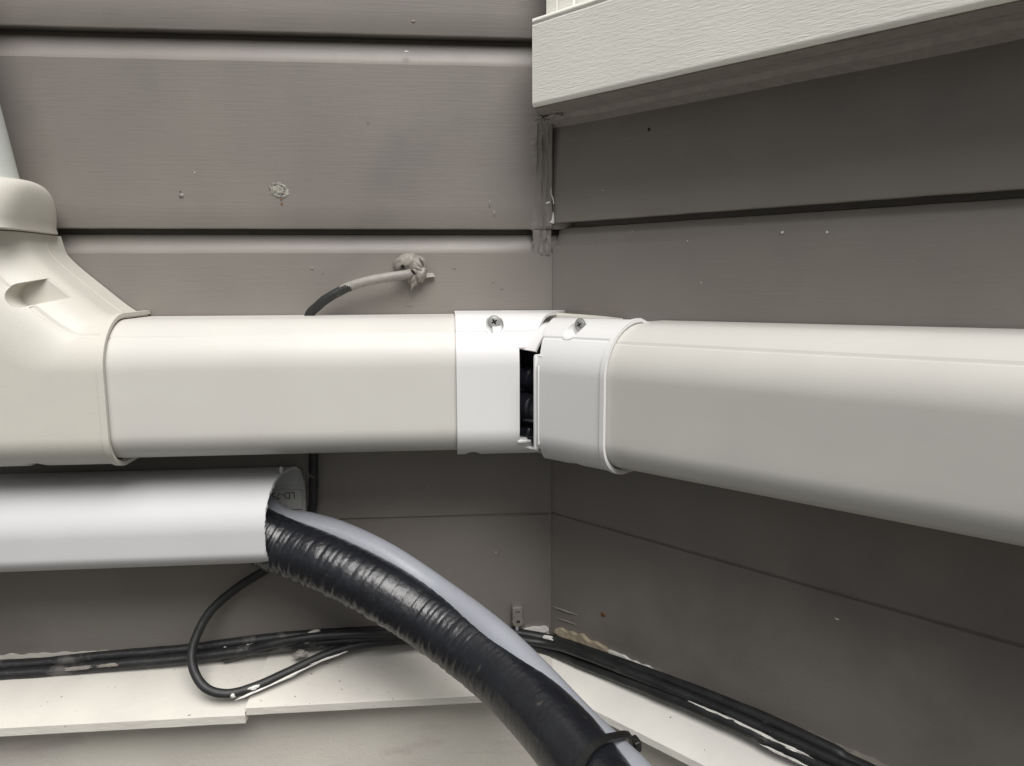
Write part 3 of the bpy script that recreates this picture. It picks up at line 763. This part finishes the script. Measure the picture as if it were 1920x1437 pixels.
mb = MB(); n = len(hull); vs = []; cen = (cb+cg)/2
tilt = lambda p: tb*((p-cen).dot(e1)*-.45)
for p in hull:
    o_ = (p-(cb if (p-cb).length < (p-cg).length*1.3 else cg)).normalized()*.0014
    vs += [p+tilt(p)-tb*.0020, p+o_+tilt(p)-tb*.0020, p+o_+tilt(p)+tb*.0020, p+tilt(p)+tb*.0020]
mb.add(vs, [(i*4+k, i*4+(k+1) % 4, ((i+1) % n)*4+(k+1) % 4, ((i+1) % n)*4+k) for i in range(n) for k in range(4)])
tie = thing('cable_tie', cb, 'black cable tie strapping the grey hose to the thick black pipe near the bottom edge', 'cable tie')
build('strap', mb, M['tie'], tie, 40)
hp = cg+e1*(RG+.0030)-tb*.45*((cg-cb).length/2+RG)
F3 = lambda a, b, c: hp+e1*c+e2*a+tb*b
build('head', MB().bevbox(F3, -.0027, .0027, -.0027, .0027, -.0018, .0018, .0005), M['tie'], tie, 40)
build('tail', MB().bevbox(lambda a, b, c: F3(a, b, c), -.0018, .0018, -.0070, -.0025, -.0007, .0005, .0003), M['tie'], tie, 40)

# ------------------------------------------------------------------ painted cable from the hole, down behind the ducts, into the loop
pc = [PL(775, 512, .004), PL(762, 515, .008), PL(735, 519, .011), PL(700, 525, .012), PL(660, 536, .012), PL(625, 553, .012), PL(597, 573, .011), PL(578, 600, .009),
      LP(-.146, .0065, -.045), LP(-.147, .0055, -.080), LP(-.1492, .0055, -.112), LP(-.151, .0055, -.140), LP(-.158, .0060, -.168), PL(497, 1070, .008), PL(440, 1106, .011), PL(392, 1150, .016), PL(364, 1205, .024), PL(361, 1248, .031), PL(383, 1288, .037), PL(425, 1301, .038),
      PL(480, 1287, .034), PL(545, 1258, .027), PL(610, 1228, .020), PL(665, 1212, .015), PL(720, 1204, .013), PL(800, 1200, .012), PL(900, 1203, .012)]
cpath = resample(crom(pc, 16), .0010)
pcs = nearest(cpath[:160], 655, 538)*.001
cabm = tube(cpath, lambda s, t, i: (.0028 if s < .20 else .0027)*(1+.05*noise.noise(Vector((s*200, t, 2)))), 18,
            mi=lambda s, t: 1 if s < pcs+.006*noise.noise(Vector((s*80, math.cos(t)*2, math.sin(t)*2)))+.004*math.cos(t) else 0)
tag(build('loop_cable', cabm, [M['loop'], M['cpaint']], smooth=60), 'thin black cable from the lumpy hole, painted grey at its top, looping onto the sill', 'cable')
# paint dabs along the loop
def dab(path, px, py, L_, wdt, sgn, m, name, seed, off):
    i = nearest(path, px, py); c = path[i]; T = (path[min(i+4, len(path)-1)]-path[i-4]).normalized(); v = (CAM-c).normalized(); v = (v-T*v.dot(T)).normalized()
    sd_ = T.cross(v); c2 = c+(v*math.cos(sgn)+sd_*math.sin(sgn))*off
    nrm_ = (c2-c).normalized()
    return blob(c2, T*L_, nrm_*.0006, T.cross(nrm_)*wdt, .7, seed, 2.0, 3)
cab = bpy.data.objects['loop_cable']
for (px, py, L_, w_, sg, sd_) in ((476, 1282, .0030, .0010, .1, 2), (436, 1299, .0012, .0012, .5, 3), (500, 1287, .016, .0005, 1.1, 4), (560, 1257, .020, .0005, 1.0, 5), (620, 1232, .010, .0005, 1.0, 6)):
    b_ = dab(cpath, px, py, L_, w_, sg, None, '', sd_, .0030); build('paint_dab', b_, M['chip'], cab, 60)

# sealant lump where the cable leaves the wall
sb = thing('sealant_lump', PL(775, 508), 'lumpy grey painted sealant plugging the hole where the thin cable leaves the wall', 'sealant')
c = PL(774, 502)
def fold(px, py, ax, az, rotd, dd, seed, h=.004):
    p = PL(px, py, dd); r_ = R(rotd)
    return blob(p, Vector((math.cos(r_)*ax, 0, math.sin(r_)*ax)), Vector((0, -h, 0)), Vector((-math.sin(r_)*az, 0, math.cos(r_)*az)), .16, seed, 1.5, 4)
mb = MB()
for args in ((762, 494, .0078, .0058, 20, .002, 3, .0055), (782, 500, .0066, .0050, 70, .003, 5, .0060), (789, 515, .0050, .0036, 75, .004, 6, .0060), (776, 520, .0052, .0045, 60, .002, 7, .0055), (777, 527, .0040, .0030, 60, .002, 9, .0050)):
    b_ = fold(*args); mb.add(b_.v, b_.f)
build('lump', mb, M['caulk'], sb, 60)
for (a, b, m_, r_) in (((775, 490), (790, 503), 'caulk', .0010), ((772, 498), (793, 512), 'caulk', .0011), ((770, 506), (783, 514), 'caulk', .0010), ((785, 484), (796, 496), 'caulk', .0010), ((780, 493), (787, 500), 'dark', .0007), ((768, 508), (776, 513), 'dark', .0009), ((752, 499), (756, 503), 'dark', .0008)):
    pa, pb2 = PL(*a, .0072), PL(*b, .0078); pm = (pa+pb2)/2+Vector((.0006, -.0008, .0006))
    build('fold' if m_ == 'caulk' else 'crease', tube(crom([pa, pm, pb2], 6), lambda s, t, i: r_*(.4+.6*math.sin(math.pi*(i+1)/14)), 10), M[m_], sb, 60)
build('drip', tube(crom([PL(775, 533, .006), PL(772, 540, .006), PL(770, 548, .004)], 5), lambda s, t, i: .0011*(1-i/12), 10), M['caulk'], sb, 60)
build('tab', MB().add([PL(796, 512, .001), PL(812, 512, .001), PL(816, 519, .001), PL(797, 521, .001), PL(796, 512, .003), PL(812, 512, .002), PL(816, 519, .003), PL(797, 521, .005)], [(0,1,2,3), (4,5,6,7), (0,1,5,4), (1,2,6,5), (2,3,7,6), (3,0,4,7)]), M['caulk'], sb, 0)

# ------------------------------------------------------------------ cables lying along the sill
def rim_(s0, D, dz): pass
def cabA(ptsL, ptsR): return [PL(x, y, d) for x, y, d in ptsL] + [PR(x, y, d) for x, y, d in ptsR]
c1 = [LP(-1.5, .006, -.2300), LP(-.8, .006, -.2300), LP(-.45, .006, -.2305)] + cabA([(0, 1248, .006), (200, 1230, .006), (345, 1218, .006), (450, 1204, .006), (560, 1192, .006), (690, 1184, .006), (820, 1180, .006), (930, 1183, .006)],
     [(1030, 1199, .008), (1120, 1228, .006), (1280, 1286, .006), (1430, 1346, .006), (1560, 1406, .006), (1700, 1475, .006)]) + [RP(.45, .006, -.229), RP(1.4, .006, -.229)]
c2 = [LP(-1.5, .014, -.2345), LP(-.8, .014, -.2345), LP(-.45, .014, -.2345)] + cabA([(0, 1265, .0115), (200, 1248, .0115), (345, 1235, .0115), (500, 1215, .0115), (640, 1201, .0115), (800, 1196, .012), (930, 1203, .012)],
     [(1020, 1217, .014), (1090, 1243, .012), (1280, 1318, .012), (1400, 1370, .012), (1540, 1437, .012)]) + [RP(.40, .012, -.233), RP(1.4, .012, -.233)]
c3 = cabA([(420, 1235, .010), (520, 1206, .014), (640, 1190, .015), (800, 1188, .015), (930, 1196, .016)], [(1022, 1207, .016), (1100, 1230, .014), (1280, 1302, .011), (1400, 1353, .0105), (1560, 1424, .0105)]) + [RP(.42, .0105, -.228), RP(1.4, .010, -.228)]
for k, (c_, r_, lab) in enumerate(((c1, .0032, 'upper black paint spotted cable lying against the boards along the sill and round the corner'),
                                   (c2, .0034, 'lower black cable lying in front of the others along the cream sill'),
                                   (c3, .0028, 'thinner black cable squeezed between the two thick ones from the cable loop to the right'))):
    path = resample(crom(c_, 14), .0018)
    tag(build('sill_cable', tube(path, lambda s, t, i: r_*(1+.07*noise.noise(Vector((s*90, t, k)))), 18), M['cable'], smooth=60), lab, 'cable', 'black cables along the sill')
    if k < 2:
        par = bpy.data.objects['sill_cable' if k == 0 else 'sill_cable.001']
        L1 = ((465, 1197, .0040, .0009, .9, 1), (490, 1194, .0024, .0008, .9, 2), (425, 1203, .0010, .0008, .8, 3), (1028, 1198, .0036, .0014, -.2, 4), (1180, 1253, .012, .0005, .9, 14)) if k == 0 else \
             ((1060, 1230, .010, .0006, -1.0, 5), (1150, 1268, .014, .0007, -1.0, 6), (1340, 1348, .012, .0011, -.7, 7), (1400, 1378, .014, .0013, -.7, 8), (1470, 1408, .012, .0012, -.7, 9), (150, 1252, .008, .0011, 0, 10), (210, 1247, .006, .0009, 0, 11), (1500, 1352, .010, .0008, .9, 12), (1885, 1290, .002, .0008, .5, 13))
        for (px, py, L_, w_, sg, sd_) in L1:
            b_ = dab(path, px, py, L_, w_, sg, None, '', sd_, r_); build('paint_dab', b_, M['chip'] if sd_ not in (10, 11) else M['caulk'], par, 60)

# broken wood and sealant scrap on the sill by the loop
q = PL(585, 1232, .016)
for k, (px, py, ax, az, sd_) in enumerate(((562, 1226, .0040, .0022, 1), (600, 1238, .0060, .0022, 2), (612, 1228, .0040, .0016, 3))):
    p = PL(px, py, .0165); b_ = blob(p, Vector((ax, 0, .0006)), Vector((0, -.0022, -.0008)), Vector((0, 0, az*.6)), .7, sd_*2.2, 2.2, 3)
    o = build('sealant_scrap', b_, M['caulk'], smooth=60)
    tag(o, ['small crumb of brown sealant beside the sill joint, behind the cable loop', 'longest crumb of brown sealant under the loop cable on the sill', 'crumb of sealant tucked against the black cables behind the loop'][k], 'sealant', 'crumbs of sealant on the sill')

# ------------------------------------------------------------------ cable clip near the corner
q = PL(969, 1148)
cc = thing('cable_clip', LP(q.x, 0, q.z-.006), 'small grey painted cable clip on the left wall near the corner, above the sill cables', 'cable clip')
body = build('clip_body', MB().bevbox(LP, q.x-.0036, q.x+.0034, -.001, .0062, q.z-.0040, q.z+.0062, .0009), M['wall'], cc, 40)
boolean(body, [MB().box(LP, q.x-.0014, q.x+.0016, .0045, .01, q.z+.0024, q.z+.0031)])
jaw = build('jaw', cyl(LP, (q.x, q.z-.0030), .0036, .0005, .0075), M['wall'], cc, 40)
boolean(jaw, [cyl(LP, (q.x+.0002, q.z-.0036), .0013, .004, .02)])
build('nail', tube([LP(q.x-.0004, .0060, q.z-.006), LP(q.x-.0010, .0085, q.z-.0150)], lambda s, t, i: .0011, 12), M['hose'], cc, 40)

# cobweb threads by the sawn end
cw = MB()
for k in range(9):
    a = PL(566+random.uniform(-4, 8), 862+random.uniform(-5, 60), .010); b = PL(578+random.uniform(-8, 14), 880+random.uniform(10, 80), .007); m_ = (a+b)/2+Vector((random.uniform(-.003, .003), -.002, random.uniform(-.004, .002)))
    t_ = tube(crom([a, m_, b], 8), lambda s, t, i: .00010, 5); cw.add(t_.v, t_.f)
tag(build('cobweb', cw, M['putty'], smooth=0), 'wispy cobweb threads in the dark gap beside the sawn duct end', 'cobweb')
